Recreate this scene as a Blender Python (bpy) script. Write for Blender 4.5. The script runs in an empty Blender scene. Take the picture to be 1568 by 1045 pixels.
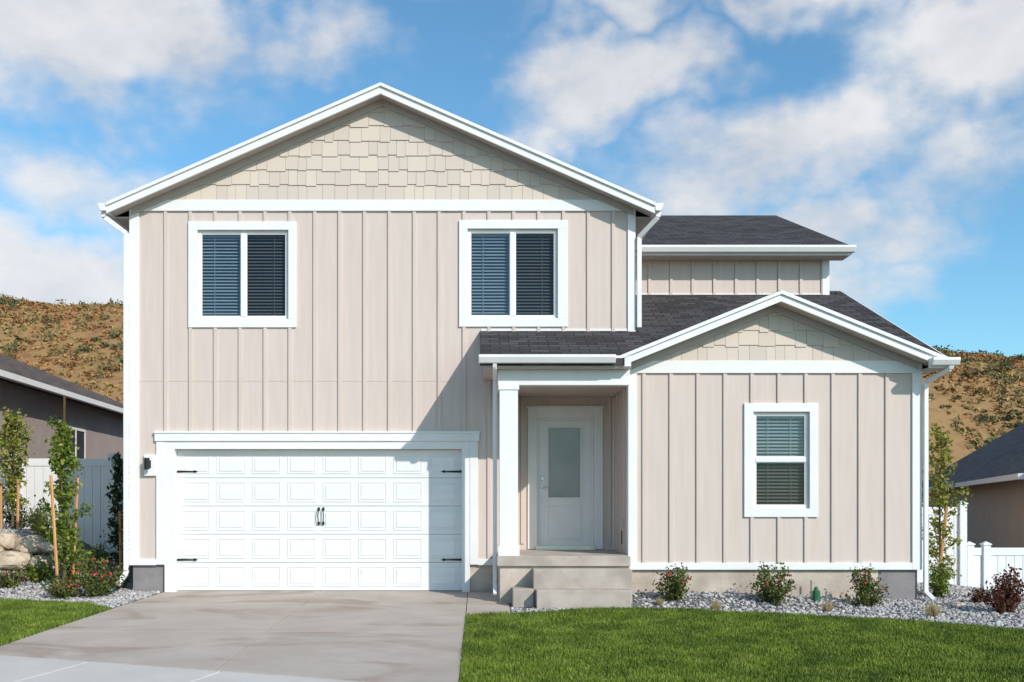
import bpy, bmesh, math, random
import numpy as np
from mathutils import Vector, Matrix, noise as mnoise
random.seed(7); rng=np.random.default_rng(11)
sc=bpy.context.scene
# ------------------------------------------------------------------ survey scale
F=1515.0; U0=735.0; V0=770.0; EYE=1.44
def ex(u,d): return (u-U0)*d/F          # metres across at a facade standing d metres away
def ez(v,d): return EYE+(V0-v)*d/F      # metres up
MAIN=16.0; WING=14.91; DOORW=16.65; BACK=18.57
# ------------------------------------------------------------------ materials
def nmat(name):
    m=bpy.data.materials.new(name); m.use_nodes=True
    nt=m.node_tree; b=nt.nodes['Principled BSDF']; return m,nt,b
def N(nt,t,**kw):
    n=nt.nodes.new(t)
    for k,v in kw.items(): setattr(n,k,v)
    return n
def ramp(nt,stops):
    r=N(nt,'ShaderNodeValToRGB'); cr=r.color_ramp
    while len(cr.elements)<len(stops): cr.elements.new(0.5)
    for e,(p,c) in zip(cr.elements,stops):
        e.position=p; e.color=(*c,1)
    return r
def surf(name,c1,c2,scale=4,rough=.6,bump=.1,bscale=60,stretch=(1,1,1),detail=4,lo=.35,hi=.65,spec=.3,bdist=.01):
    m,nt,b=nmat(name); L=nt.links.new
    tc=N(nt,'ShaderNodeTexCoord'); mp=N(nt,'ShaderNodeMapping'); mp.inputs['Scale'].default_value=stretch
    L(tc.outputs['Object'],mp.inputs[0])
    n1=N(nt,'ShaderNodeTexNoise'); n1.inputs['Scale'].default_value=scale; n1.inputs['Detail'].default_value=detail
    L(mp.outputs[0],n1.inputs['Vector'])
    r=ramp(nt,[(lo,c1),(hi,c2)]); L(n1.outputs[0],r.inputs[0]); L(r.outputs[0],b.inputs['Base Color'])
    if bump>0:
        n2=N(nt,'ShaderNodeTexNoise'); n2.inputs['Scale'].default_value=bscale; n2.inputs['Detail'].default_value=2
        L(mp.outputs[0],n2.inputs['Vector'])
        bp=N(nt,'ShaderNodeBump'); bp.inputs['Strength'].default_value=bump; bp.inputs['Distance'].default_value=bdist
        L(n2.outputs[0],bp.inputs['Height']); L(bp.outputs[0],b.inputs['Normal'])
    b.inputs['Roughness'].default_value=rough; b.inputs['Specular IOR Level'].default_value=spec
    return m
def island(name,stops,rough=.6,nscale=None,nstops=None,spec=.2,translucent=0):
    m,nt,b=nmat(name); L=nt.links.new
    g=N(nt,'ShaderNodeNewGeometry'); r=ramp(nt,stops); L(g.outputs['Random Per Island'],r.inputs[0])
    out=r.outputs[0]
    if nscale:
        tc=N(nt,'ShaderNodeTexCoord'); n1=N(nt,'ShaderNodeTexNoise'); n1.inputs['Scale'].default_value=nscale; n1.inputs['Detail'].default_value=3
        L(tc.outputs['Object'],n1.inputs['Vector']); r2=ramp(nt,nstops); L(n1.outputs[0],r2.inputs[0])
        mx=N(nt,'ShaderNodeMix',data_type='RGBA',blend_type='MULTIPLY'); mx.inputs['Factor'].default_value=1
        L(out,mx.inputs['A']); L(r2.outputs[0],mx.inputs['B']); out=mx.outputs['Result']
    L(out,b.inputs['Base Color']); b.inputs['Roughness'].default_value=rough; b.inputs['Specular IOR Level'].default_value=spec
    if translucent:
        t=N(nt,'ShaderNodeBsdfTranslucent'); L(out,t.inputs['Color']); ms=N(nt,'ShaderNodeMixShader'); ms.inputs[0].default_value=translucent
        L(b.outputs[0],ms.inputs[1]); L(t.outputs[0],ms.inputs[2]); L(ms.outputs[0],nt.nodes['Material Output'].inputs[0])
    return m
siding=surf('siding_paint',(.605,.505,.452),(.64,.54,.488),2.2,.65,.25,30,(6,6,.5),bdist=.004)
shakem=island('shake_paint',[(0,(.595,.505,.44)),(.6,(.63,.54,.47)),(1,(.665,.57,.48))],.65)
white=surf('white_trim_paint',(.78,.765,.755),(.82,.805,.795),3,.5,0)
doorwhite=surf('garage_door_paint',(.76,.755,.755),(.80,.795,.795),2,.45,.1,90,(.3,1,4))
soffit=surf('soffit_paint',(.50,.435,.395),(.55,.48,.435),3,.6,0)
black=surf('black_metal',(.012,.012,.013),(.02,.02,.02),8,.4,0)
steel=surf('brushed_nickel',(.5,.48,.45),(.6,.58,.55),8,.3,0); steel.node_tree.nodes['Principled BSDF'].inputs['Metallic'].default_value=1
blind=surf('blind_slats',(.50,.52,.53),(.57,.59,.60),5,.6,0)
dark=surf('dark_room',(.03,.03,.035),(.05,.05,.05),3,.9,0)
found=surf('foundation_concrete',(.42,.35,.29),(.60,.51,.435),2.5,.9,.5,25,(1,1,1),8)
foundg=surf('foundation_grey',(.22,.20,.205),(.28,.26,.26),3,.9,.4,25)
stepc=surf('step_concrete',(.37,.315,.275),(.50,.435,.385),3,.9,.4,40,detail=7)
bark=surf('bark',(.09,.06,.04),(.17,.12,.08),12,.9,.5,60)
stake=surf('wood_stake',(.50,.24,.09),(.62,.33,.14),6,.8,.3,60,(4,4,.5))
vinyl=surf('white_vinyl',(.75,.745,.75),(.79,.785,.79),2,.4,0)
valve=surf('green_plastic',(.02,.12,.05),(.03,.16,.07),5,.5,0)
asphalt=surf('asphalt',(.04,.04,.042),(.065,.063,.06),3,.9,.6,80)
soil=surf('soil',(.09,.07,.05),(.17,.13,.09),3,.95,.8,20)
def shingle(name,c,rot=False):
    m,nt,b=nmat(name); L=nt.links.new
    tc=N(nt,'ShaderNodeTexCoord'); mp=N(nt,'ShaderNodeMapping')
    if rot: mp.inputs['Rotation'].default_value=(0,0,math.radians(90))
    L(tc.outputs['Object'],mp.inputs[0])
    br=N(nt,'ShaderNodeTexBrick'); br.inputs['Scale'].default_value=1; br.inputs['Brick Width'].default_value=.3; br.inputs['Row Height'].default_value=.13
    br.inputs['Mortar Size'].default_value=.008; br.inputs['Color1'].default_value=(c[0]*.7,c[1]*.7,c[2]*.7,1); br.inputs['Color2'].default_value=(c[0]*1.45,c[1]*1.45,c[2]*1.45,1)
    br.inputs['Mortar'].default_value=(c[0]*.3,c[1]*.3,c[2]*.3,1); L(mp.outputs[0],br.inputs['Vector'])
    n=N(nt,'ShaderNodeTexNoise'); n.inputs['Scale'].default_value=140; n.inputs['Detail'].default_value=2; L(tc.outputs['Object'],n.inputs['Vector'])
    r=ramp(nt,[(.3,(.5,.5,.5)),(.7,(1.5,1.5,1.5))]); L(n.outputs[0],r.inputs[0])
    mx=N(nt,'ShaderNodeMix',data_type='RGBA',blend_type='MULTIPLY'); mx.inputs['Factor'].default_value=1
    L(br.outputs[0],mx.inputs['A']); L(r.outputs[0],mx.inputs['B']); L(mx.outputs['Result'],b.inputs['Base Color'])
    bp=N(nt,'ShaderNodeBump'); bp.inputs['Strength'].default_value=.8; bp.inputs['Distance'].default_value=.01
    L(br.outputs['Fac'],bp.inputs['Height']); bp.invert=True; L(bp.outputs[0],b.inputs['Normal'])
    b.inputs['Roughness'].default_value=.92; b.inputs['Specular IOR Level'].default_value=.15
    return m
shing=shingle('roof_shingles',(.060,.055,.057)); shingR=shingle('roof_shingles_side',(.060,.055,.057),True)
shingB=shingle('brown_shingles',(.12,.09,.075),True)
def stucco(name,c): return surf(name,tuple(x*.9 for x in c),c,2,.95,.6,120)
def concrete(name,c1,c2,patch_tint):
    m,nt,b=nmat(name); L=nt.links.new
    tc=N(nt,'ShaderNodeTexCoord')
    n1=N(nt,'ShaderNodeTexNoise'); n1.inputs['Scale'].default_value=1.2; n1.inputs['Detail'].default_value=7; n1.inputs['Roughness'].default_value=.65; L(tc.outputs['Object'],n1.inputs['Vector'])
    r=ramp(nt,[(.3,c1),(.7,c2)]); L(n1.outputs[0],r.inputs[0])
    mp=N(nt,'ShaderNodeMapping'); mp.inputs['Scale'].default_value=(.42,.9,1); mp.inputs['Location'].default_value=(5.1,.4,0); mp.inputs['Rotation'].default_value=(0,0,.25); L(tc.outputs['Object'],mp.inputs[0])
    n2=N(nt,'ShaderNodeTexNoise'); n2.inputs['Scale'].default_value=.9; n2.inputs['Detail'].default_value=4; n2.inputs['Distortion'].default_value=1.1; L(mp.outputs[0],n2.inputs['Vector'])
    r2=ramp(nt,[(.54,(1,1,1)),(.62,patch_tint)]); L(n2.outputs[0],r2.inputs[0])  # broad noise patches that multiply the concrete colour darker
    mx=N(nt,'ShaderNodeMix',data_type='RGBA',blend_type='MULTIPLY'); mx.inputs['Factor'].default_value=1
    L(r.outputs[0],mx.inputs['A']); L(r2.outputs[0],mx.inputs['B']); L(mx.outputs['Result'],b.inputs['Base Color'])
    n3=N(nt,'ShaderNodeTexNoise'); n3.inputs['Scale'].default_value=90; n3.inputs['Detail'].default_value=2; L(tc.outputs['Object'],n3.inputs['Vector'])
    bp=N(nt,'ShaderNodeBump'); bp.inputs['Strength'].default_value=.4; bp.inputs['Distance'].default_value=.005; L(n3.outputs[0],bp.inputs['Height']); L(bp.outputs[0],b.inputs['Normal'])
    b.inputs['Roughness'].default_value=.85; b.inputs['Specular IOR Level'].default_value=.25
    return m
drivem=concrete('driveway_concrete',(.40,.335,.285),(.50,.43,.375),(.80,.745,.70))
walkm=concrete('sidewalk_concrete',(.52,.48,.44),(.60,.56,.52),(.94,.92,.9))
def glassmat(name,tr,refl=.05):
    m,nt,b=nmat(name); L=nt.links.new; nt.nodes.remove(b)
    t=N(nt,'ShaderNodeBsdfTransparent'); t.inputs[0].default_value=(*tr,1)
    g=N(nt,'ShaderNodeBsdfGlossy'); g.inputs['Roughness'].default_value=.02; g.inputs[0].default_value=(.9,.95,1,1)
    n=N(nt,'ShaderNodeTexNoise'); n.inputs['Scale'].default_value=1.5; tc=N(nt,'ShaderNodeTexCoord'); L(tc.outputs['Object'],n.inputs['Vector'])
    bp=N(nt,'ShaderNodeBump'); bp.inputs['Strength'].default_value=.15; bp.inputs['Distance'].default_value=.01; L(n.outputs[0],bp.inputs['Height']); L(bp.outputs[0],g.inputs['Normal'])
    lw=N(nt,'ShaderNodeLayerWeight'); lw.inputs['Blend'].default_value=.5
    pw=N(nt,'ShaderNodeMath',operation='POWER'); pw.inputs[1].default_value=4; L(lw.outputs['Facing'],pw.inputs[0])
    ad=N(nt,'ShaderNodeMath',operation='MULTIPLY_ADD'); ad.inputs[1].default_value=.8; ad.inputs[2].default_value=refl; L(pw.outputs[0],ad.inputs[0])
    ms=N(nt,'ShaderNodeMixShader'); L(ad.outputs[0],ms.inputs[0]); L(t.outputs[0],ms.inputs[1]); L(g.outputs[0],ms.inputs[2]); L(ms.outputs[0],nt.nodes['Material Output'].inputs[0])
    return m
glass=glassmat('window_glass',(.55,.63,.68),.07); glassS=glassmat('screened_glass',(.37,.38,.39),.03)
frost=surf('frosted_glass',(.22,.23,.23),(.32,.33,.33),1.2,.2,0,spec=.6)
# ------------------------------------------------------------------ mesh builder
class MB:
    def __init__(s,name,mats): s.n=name; s.mats=mats if isinstance(mats,list) else [mats]; s.v=[]; s.f=[]; s.m=[]
    def add(s,vs,fs,m=0):
        o=len(s.v); s.v+= [tuple(p) for p in vs]
        for f in fs: s.f.append(tuple(i+o for i in f)); s.m.append(m)
    def box(s,x0,x1,y0,y1,z0,z1,m=0):
        s.add([(x0,y0,z0),(x1,y0,z0),(x1,y1,z0),(x0,y1,z0),(x0,y0,z1),(x1,y0,z1),(x1,y1,z1),(x0,y1,z1)],
              [(0,3,2,1),(4,5,6,7),(0,1,5,4),(1,2,6,5),(2,3,7,6),(3,0,4,7)],m)
    def py(s,poly,y0,y1,m=0):
        n=len(poly); s.add([(x,y0,z) for x,z in poly]+[(x,y1,z) for x,z in poly],
            [tuple(range(n)),tuple(range(2*n-1,n-1,-1))]+[(i,i+n,(i+1)%n+n,(i+1)%n) for i in range(n)],m)
    def px(s,poly,x0,x1,m=0):
        n=len(poly); s.add([(x0,y,z) for y,z in poly]+[(x1,y,z) for y,z in poly],
            [tuple(range(n)),tuple(range(2*n-1,n-1,-1))]+[(i,i+n,(i+1)%n+n,(i+1)%n) for i in range(n)],m)
    def beam(s,p0,p1,w,h,m=0):
        p0=Vector(p0);p1=Vector(p1);d=(p1-p0).normalized()
        a=d.cross(Vector((0,1,0)));
        if a.length<.01:a=Vector((1,0,0))
        a.normalize(); b=a.cross(d).normalized(); vs=[]
        for p in (p0,p1):
            for sa,sb in ((-1,-1),(1,-1),(1,1),(-1,1)): vs.append(p+a*sa*w/2+b*sb*h/2)
        s.add(vs,[(0,1,2,3),(7,6,5,4),(0,4,5,1),(1,5,6,2),(2,6,7,3),(3,7,4,0)],m)
    def tube(s,pts,rad,n=6,m=0):
        pts=[Vector(p) for p in pts]; vs=[]; fs=[]
        for i,p in enumerate(pts):
            d=(pts[min(i+1,len(pts)-1)]-pts[max(i-1,0)]).normalized()
            a=d.cross(Vector((.3,1,.1))).normalized(); b=a.cross(d)
            for k in range(n):
                t=2*math.pi*k/n; vs.append(p+(a*math.cos(t)+b*math.sin(t))*rad[i])
        for i in range(len(pts)-1):
            for k in range(n): fs.append((i*n+k,i*n+(k+1)%n,(i+1)*n+(k+1)%n,(i+1)*n+k))
        fs.append(tuple(range(n))); fs.append(tuple(range((len(pts)-1)*n,len(pts)*n)))
        s.add(vs,fs,m)
    def obj(s,parent=None,smooth=False,bevel=0,fix=True):
        me=bpy.data.meshes.new(s.n); me.from_pydata(s.v,[],s.f)
        for m in s.mats: me.materials.append(m)
        me.polygons.foreach_set('material_index',s.m)
        if smooth: me.polygons.foreach_set('use_smooth',[True]*len(me.polygons))
        if fix:
            bm=bmesh.new(); bm.from_mesh(me); bmesh.ops.recalc_face_normals(bm,faces=bm.faces); bm.to_mesh(me); bm.free()
        o=bpy.data.objects.new(s.n,me); sc.collection.objects.link(o)
        if parent: o.parent=parent
        if bevel:
            md=o.modifiers.new('bev','BEVEL'); md.width=bevel; md.segments=2; md.limit_method='ANGLE'
        return o
def empty(n):
    o=bpy.data.objects.new(n,None); sc.collection.objects.link(o); return o
def npmesh(name,V,faces_n,mats,parent=None,midx=None):
    k=faces_n; nf=len(V)//k
    me=bpy.data.meshes.new(name); me.vertices.add(len(V)); me.vertices.foreach_set('co',V.astype(np.float32).ravel())
    me.loops.add(nf*k); me.loops.foreach_set('vertex_index',np.arange(nf*k,dtype=np.int32))
    me.polygons.add(nf); me.polygons.foreach_set('loop_start',np.arange(0,nf*k,k,dtype=np.int32)); me.polygons.foreach_set('loop_total',np.full(nf,k,dtype=np.int32))
    for m in mats: me.materials.append(m)
    if midx is not None: me.polygons.foreach_set('material_index',midx.astype(np.int32))
    me.update(calc_edges=True)
    o=bpy.data.objects.new(name,me); sc.collection.objects.link(o)
    if parent:o.parent=parent
    return o
# ------------------------------------------------------------------ ground shape
def ss(t):
    t=np.clip(t,0,1); return t*t*(3-2*t)
def gz(x,y):
    x=np.asarray(x,float); y=np.asarray(y,float)
    z=-.033*(16-np.clip(y,6.3,16))
    z=z+.95*ss((-6.0-x)/2.2)*ss((y-15.0)/2.2)
    z=z+.12*ss((y-13.9)/.9)*ss((x-.6)/.8)*ss((6.5-x)/3.5)
    z=z-.35*ss((x-7.6)/3.5)*ss((y-12)/3)
    return z
def walk_y(x): return 8.83-.328*np.asarray(x,float)     # house-side edge of the pavement
LT=np.array([(-.19,13.35),(.5,13.42),(1.2,13.8),(2.09,14.02),(3.0,13.85),(3.7,13.55),(5.3,13.0),(6.6,12.15),(8,11.2),(10,10.3),(14,9.2),(22,8)])
def lawn_top(x): return np.interp(x,LT[:,0],LT[:,1])
def drive_l(y): return np.interp(y,[9,11,16],[-5.45,-5.36,-5.1])
LL=np.array([(-14,15.2),(-7.4,14.95),(-6.4,14.75),(-5.7,14.45),(-5.25,14.0)])
def lawnL_top(x): return np.interp(x,LL[:,0],LL[:,1])
def strip(name,xs,f0,f1,rows,mat,off):
    m=MB(name,mat); vs=[]; fs=[]
    for x in xs:
        a=float(f0(x)); b=float(f1(x))
        for j in range(rows+1):
            y=a+(b-a)*j/rows; vs.append((x,y,float(gz(x,y))+off))
    R=rows+1
    for i in range(len(xs)-1):
        for j in range(rows): fs.append((i*R+j,(i+1)*R+j,(i+1)*R+j+1,i*R+j+1))
    m.add(vs,fs); return m.obj(fix=False)
gx=np.concatenate([np.linspace(-600,-30,12),np.arange(-28,28,.4),np.linspace(30,600,12)])
gy=np.concatenate([np.linspace(-400,-5,10),np.arange(-4,30,.4),np.linspace(31,900,16)])
m=MB('ground',soil); GX,GY=np.meshgrid(gx,gy,indexing='ij'); GZ=gz(GX,GY)-.03
GZ=GZ-.25*(GY<3.2)
vs=np.stack([GX,GY,GZ],-1).reshape(-1,3).tolist(); ny=len(gy)
m.add(vs,[(i*ny+j,(i+1)*ny+j,(i+1)*ny+j+1,i*ny+j+1) for i in range(len(gx)-1) for j in range(ny-1)]); m.obj(fix=False)
grassbase=surf('grass_soil',(.04,.075,.015),(.07,.12,.022),3,.95,.6,60)
gravelbase=surf('gravel_bed',(.10,.10,.10),(.24,.235,.235),60,.95,1,90,bdist=.02)
strip('lawn',np.arange(-.19,22.1,.3),walk_y,lawn_top,40,grassbase,0.0)
xsL=np.arange(-14,-5.2,.15)
def lbot(x):
    return max(float(walk_y(x)), 11.0+(x+5.36)/.052 if x>-5.36 else 0)
strip('lawn',xsL,lambda x: min(lbot(x),float(lawnL_top(x))-.01),lawnL_top,20,grassbase,0.0)
strip('gravel_bed',np.arange(.35,14,.2),lambda x: float(lawn_top(x))-.0,lambda x:19,50,gravelbase,-.004)
strip('gravel_bed',np.arange(-14,-5.05,.15),lambda x: float(lawnL_top(x)),lambda x:20,40,gravelbase,-.004)
# driveway slabs
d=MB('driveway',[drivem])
def slab(P,th=.12,top=.0):
    n=len(P); vs=[(x,y,float(gz(x,y))+.006+top) for x,y in P]+[(x,y,float(gz(x,y))-th) for x,y in P]
    d.add(vs,[tuple(range(n)),tuple(range(2*n-1,n-1,-1))]+[(i,i+n,(i+1)%n+n,(i+1)%n) for i in range(n)])
wy=lambda x: float(walk_y(x))+.012
g=.006
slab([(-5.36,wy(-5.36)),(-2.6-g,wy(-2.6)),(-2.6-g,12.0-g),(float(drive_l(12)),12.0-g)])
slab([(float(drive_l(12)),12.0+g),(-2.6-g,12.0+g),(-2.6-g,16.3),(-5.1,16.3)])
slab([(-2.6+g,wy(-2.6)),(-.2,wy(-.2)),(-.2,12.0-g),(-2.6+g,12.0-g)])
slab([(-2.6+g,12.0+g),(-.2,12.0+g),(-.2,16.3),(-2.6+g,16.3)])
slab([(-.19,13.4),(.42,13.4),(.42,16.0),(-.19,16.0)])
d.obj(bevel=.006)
p=MB('sidewalk',walkm); th=math.atan(-.328); dx,dy=math.cos(th),math.sin(th); nx,ny_=dy,-dx
o=Vector((0,8.83))
for i in range(-14,14):
    a=o+Vector((dx,dy))*(i*1.55+.45); b=o+Vector((dx,dy))*((i+1)*1.55+.45-.012)
    q=[a,b,b+Vector((nx,ny_))*1.5,a+Vector((nx,ny_))*1.5]
    vs=[(v.x,v.y,float(gz(v.x,v.y))+.004) for v in q]+[(v.x,v.y,float(gz(v.x,v.y))-.12) for v in q]
    p.add(vs,[(0,1,2,3),(7,6,5,4),(0,4,5,1),(1,5,6,2),(2,6,7,3),(3,7,4,0)])
p.obj(bevel=.008)
k=MB('kerb',walkm); a=o+Vector((dx,dy))*-40+Vector((nx,ny_))*1.52; b=o+Vector((dx,dy))*40+Vector((nx,ny_))*1.52
q=[a,b,b+Vector((nx,ny_))*.18,a+Vector((nx,ny_))*.18]
k.add([(v.x,v.y,-.325) for v in q]+[(v.x,v.y,-.6) for v in q],[(0,1,2,3),(7,6,5,4),(0,4,5,1),(1,5,6,2),(2,6,7,3),(3,7,4,0)]); k.obj(bevel=.02)
r=MB('road',asphalt); a2=a+Vector((nx,ny_))*.18; b2=b+Vector((nx,ny_))*.18
q=[a2,b2,b2+Vector((nx,ny_))*9,a2+Vector((nx,ny_))*9]; r.add([(v.x,v.y,-.45) for v in q],[(0,1,2,3)]); r.obj(fix=False)
# ------------------------------------------------------------------ HOUSE
H=empty('two_storey_house')
XL,XR=-5.65,2.5; WX0,WX1=2.25,6.63
def wallholes(mb,x0,x1,z0,z1,y0,y1,holes,m=0):
    xs=sorted({x0,x1,*[h[0] for h in holes],*[h[1] for h in holes]}); zs=sorted({z0,z1,*[h[2] for h in holes],*[h[3] for h in holes]})
    for i in range(len(xs)-1):
        j=0
        while j<len(zs)-1:
            def hole(j): 
                cx=(xs[i]+xs[i+1])/2; cz=(zs[j]+zs[j+1])/2
                return any(h[0]<cx<h[1] and h[2]<cz<h[3] for h in holes)
            if hole(j): j+=1; continue
            s=j
            while j<len(zs)-1 and not hole(j): j+=1
            mb.box(xs[i],xs[i+1],y0,y1,zs[s],zs[j],m)
def rect(u0,u1,v0,v1,d): return (ex(u0,d),ex(u1,d),ez(v1,d),ez(v0,d))
w1=rect(303,442,353,489,MAIN); w2=rect(716,854,351,488,MAIN)
w1o=rect(289,454,340,502,MAIN); w2o=rect(703,869,338,501,MAIN)
gar=(ex(266,MAIN),ex(709,MAIN),-.1,ez(686,MAIN))
w3=rect(1153,1239,631,779,WING); w3o=rect(1139,1252,618,792,WING)
ZB=.43; ZBAND0,ZBAND1=ez(324,MAIN),ez(307,MAIN)
PX_,PZ_,SL=-1.575,8.09,.436; HW=4.35; YR=15.68
walls=MB('walls',[siding])
wallholes(walls,XL,.58,ZB,4.1,MAIN,MAIN+.15,[(gar[0],gar[1],ZB,gar[3])])
wallholes(walls,XL,XR,4.1,6.12,MAIN,MAIN+.15,[w1,w2])
lim=lambda x:PZ_-SL*abs(x-PX_)-.13
walls.py([(XL,6.12),(XR,6.12),(XR,lim(XR)),(PX_,lim(PX_)),(XL,lim(XL))],MAIN,MAIN+.15)
walls.box(.58,XR,MAIN,MAIN+.15,3.25,4.1)
walls.box(XL,XL+.15,MAIN+.15,27,ZB,6.15); walls.box(XR-.15,XR,MAIN+.15,27,3.3,6.15)
walls.py([(XL,ZB),(XR,ZB),(XR,lim(XR)),(PX_,lim(PX_)),(XL,lim(XL))],26.9,27.0)
walls.box(.43,.58,MAIN+.15,DOORW,ZB,3.25)
dr=(ex(822,DOORW),ex(909,DOORW),.7,ez(641,DOORW))
wallholes(walls,.43,WX0,ZB,3.25,DOORW,DOORW+.12,[dr])
WPX,WPZ,WSL,WHW,WYR=4.43,4.56,.404,2.45,14.55
wlim=lambda x:WPZ-WSL*abs(x-WPX)-.13
wallholes(walls,WX0,WX1,ZB,3.45,WING,WING+.13,[w3])
walls.py([(WX0,3.45),(WX1,3.45),(WX1,wlim(WX1)),(WPX,wlim(WPX)),(WX0,wlim(WX0))],WING,WING+.13)
walls.box(WX0,WX0+.13,WING+.13,DOORW,ZB,3.45); walls.box(WX1-.13,WX1,WING+.13,26,ZB,3.5)
walls.px([(WING+.13,3.5),(BACK,3.5),(BACK,5.2),(WING+.13,3.6)],WX1-.13,WX1)
walls.box(XR,6.53,BACK,BACK+.13,5.1,6.1); walls.box(6.4,6.53,BACK+.13,26,3.5,6.1)
walls.px([(BACK,6.1),(22.8,7.9),(26.5,6.3),(26.5,6.1)],6.4,6.53)
walls.obj(H)
# battens
bt=MB('battens',[siding])
def batt(xc,z0,z1,y,ex_=[]):
    segs=[(z0,z1)]
    for (a,b,c,e) in ex_:
        if a-.03<xc<b+.03:
            ns=[]
            for s in segs:
                if e<=s[0] or c>=s[1]: ns.append(s)
                else:
                    if c>s[0]: ns.append((s[0],c))
                    if e<s[1]: ns.append((e,s[1]))
            segs=ns
    for s in segs:
        if s[1]-s[0]>.03: bt.box(xc-.026,xc+.026,y-.024,y+.01,s[0],s[1])
garO=(ex(240,MAIN),ex(733,MAIN),-.1,ez(661,MAIN))
for i in range(19):
    x=ex(254+38.06*i,MAIN)
    if x<.5: batt(x,ZB+.1,ZBAND0,MAIN,[w1o,w2o,garO])
    else: batt(x,3.3,ZBAND0,MAIN,[w1o,w2o])
for i in range(10): batt(ex(986+41.3*i,WING),.53,ez(572,WING),WING,[w3o])
for i in range(9): batt(ex(994.5+33.1*i,BACK),5.1,6.02,BACK)
for u in (800,835,870,905,933): batt(ex(u,DOORW),.75,3.25,DOORW,[(ex(806,DOORW),ex(925,DOORW),0,ez(625,DOORW))])
for y in (15.3,15.7,16.1,16.5): bt.box(WX0-.02,WX0+.01,y-.024,y+.024,.7,3.2)
for i in range(27):
    bt.box(XL-.02,XL+.01,16.4+.4*i-.024,16.4+.4*i+.024,.5,6.1)
bt.box(XL,.5,MAIN-.0045,MAIN+.005,ez(584,MAIN),ez(582.3,MAIN))
bt.obj(H)
# shakes
sh=MB('gable_shakes',[shakem])
def shakes(x0,x1,z0,lim,y,course):
    n=int((max(lim(x0),lim(x1),lim((x0+x1)/2))-z0)/course)+1
    for j in range(n):
        zb=z0+j*course; x=x0-random.random()*.2; alt=0
        while x<x1:
            w=random.choice([.14,.17,.2,.25,.3]); a=max(x,x0)+.002; b=min(x+w,x1)-.002
            x+=w; alt=1-alt
            if b-a<.02: continue
            z_=zb+(alt*.03 if random.random()<.85 else .015) - .015
            if j==0: z_=zb
            ta=min(zb+course+.03,lim(a)); tb=min(zb+course+.03,lim(b))
            if ta<=z_ and tb<=z_: continue
            ta=max(ta,z_+.002); tb=max(tb,z_+.002)
            p0=y-.026-random.random()*.002; 
            def fy(z): return p0+(.018)*(z-z_)/(course+.05)
            sh.add([(a,p0,z_),(b,p0,z_),(b,fy(tb),tb),(a,fy(ta),ta),(a,y+.01,z_),(b,y+.01,z_),(b,y+.01,tb),(a,y+.01,ta)],
              [(0,1,2,3),(7,6,5,4),(0,4,5,1),(1,5,6,2),(2,6,7,3),(3,7,4,0)])
shakes(XL+.05,XR-.05,ZBAND1,lambda x:lim(x)-.0,MAIN,.238)
shakes(WX0+.05,WX1-.05,ez(553,WING),lambda x:wlim(x),WING,.222)
sh.obj(H)
# trim
t=MB('trim',[white,soffit])
def frame(o,i,y,proud=.03,m=0):
    t.box(o[0],o[1],y-proud,y+.01,i[3],o[3],m); t.box(o[0],o[1],y-proud,y+.01,o[2],i[2],m)
    t.box(o[0],i[0],y-proud,y+.01,i[2],i[3],m); t.box(i[1],o[1],y-proud,y+.01,i[2],i[3],m)
frame(w1o,w1,MAIN,.032); frame(w2o,w2,MAIN,.032); frame(w3o,w3,WING,.032)
t.box(XL-.012,ex(213,MAIN),MAIN-.03,MAIN+.14,ZB,ZBAND0); t.box(ex(961,MAIN),XR+.012,MAIN-.03,MAIN+.14,3.9,ZBAND0)
t.box(XL-.012,XR+.012,MAIN-.036,MAIN+.01,ZBAND0,ZBAND1)
t.box(WX0-.02,ex(975,WING),WING-.03,WING+.12,ZB,3.45); t.box(ex(1396,WING),WX1+.02,WING-.03,WING+.12,ZB,3.45)
t.box(WX0-.021,WX1+.021,WING-.036,WING+.01,ez(572,WING),ez(553,WING))
t.box(ex(975,WING),ex(1396,WING),WING-.028,WING+.01,ZB,.535)
t.box(ex(213,MAIN),ex(240,MAIN),MAIN-.028,MAIN+.01,ZB,.53); t.box(ex(732,MAIN),.56,MAIN-.028,MAIN+.01,ZB,.53)
t.box(WX0-.022,WX0+.01,DOORW-.14,DOORW-.0,.65,3.2); 
t.box(6.42,6.55,BACK-.03,BACK+.1,5.1,6.02); t.box(XR,6.55,BACK-.033,BACK+.01,6.02,6.1)
t.box(ex(240,MAIN),ex(252.5,MAIN),MAIN-.03,MAIN+.01,.44,ez(676,MAIN)); t.box(ex(719.5,MAIN),ex(732,MAIN),MAIN-.03,MAIN+.01,.44,ez(676,MAIN))
t.box(ex(238,MAIN),ex(734,MAIN),MAIN-.05,MAIN+.01,ez(676,MAIN),ez(664,MAIN)); t.box(ex(237,MAIN),ex(735,MAIN),MAIN-.065,MAIN+.01,ez(664,MAIN),ez(661,MAIN))
t.box(ex(252.5,MAIN),gar[0]+.02,MAIN-.022,MAIN+.2,-.02,ez(688,MAIN)); t.box(gar[1]-.02,ex(719.5,MAIN),MAIN-.022,MAIN+.2,-.02,ez(688,MAIN))
t.box(ex(252.5,MAIN),ex(719.5,MAIN),MAIN-.024,MAIN+.2,ez(688,MAIN),ez(676,MAIN))
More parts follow.
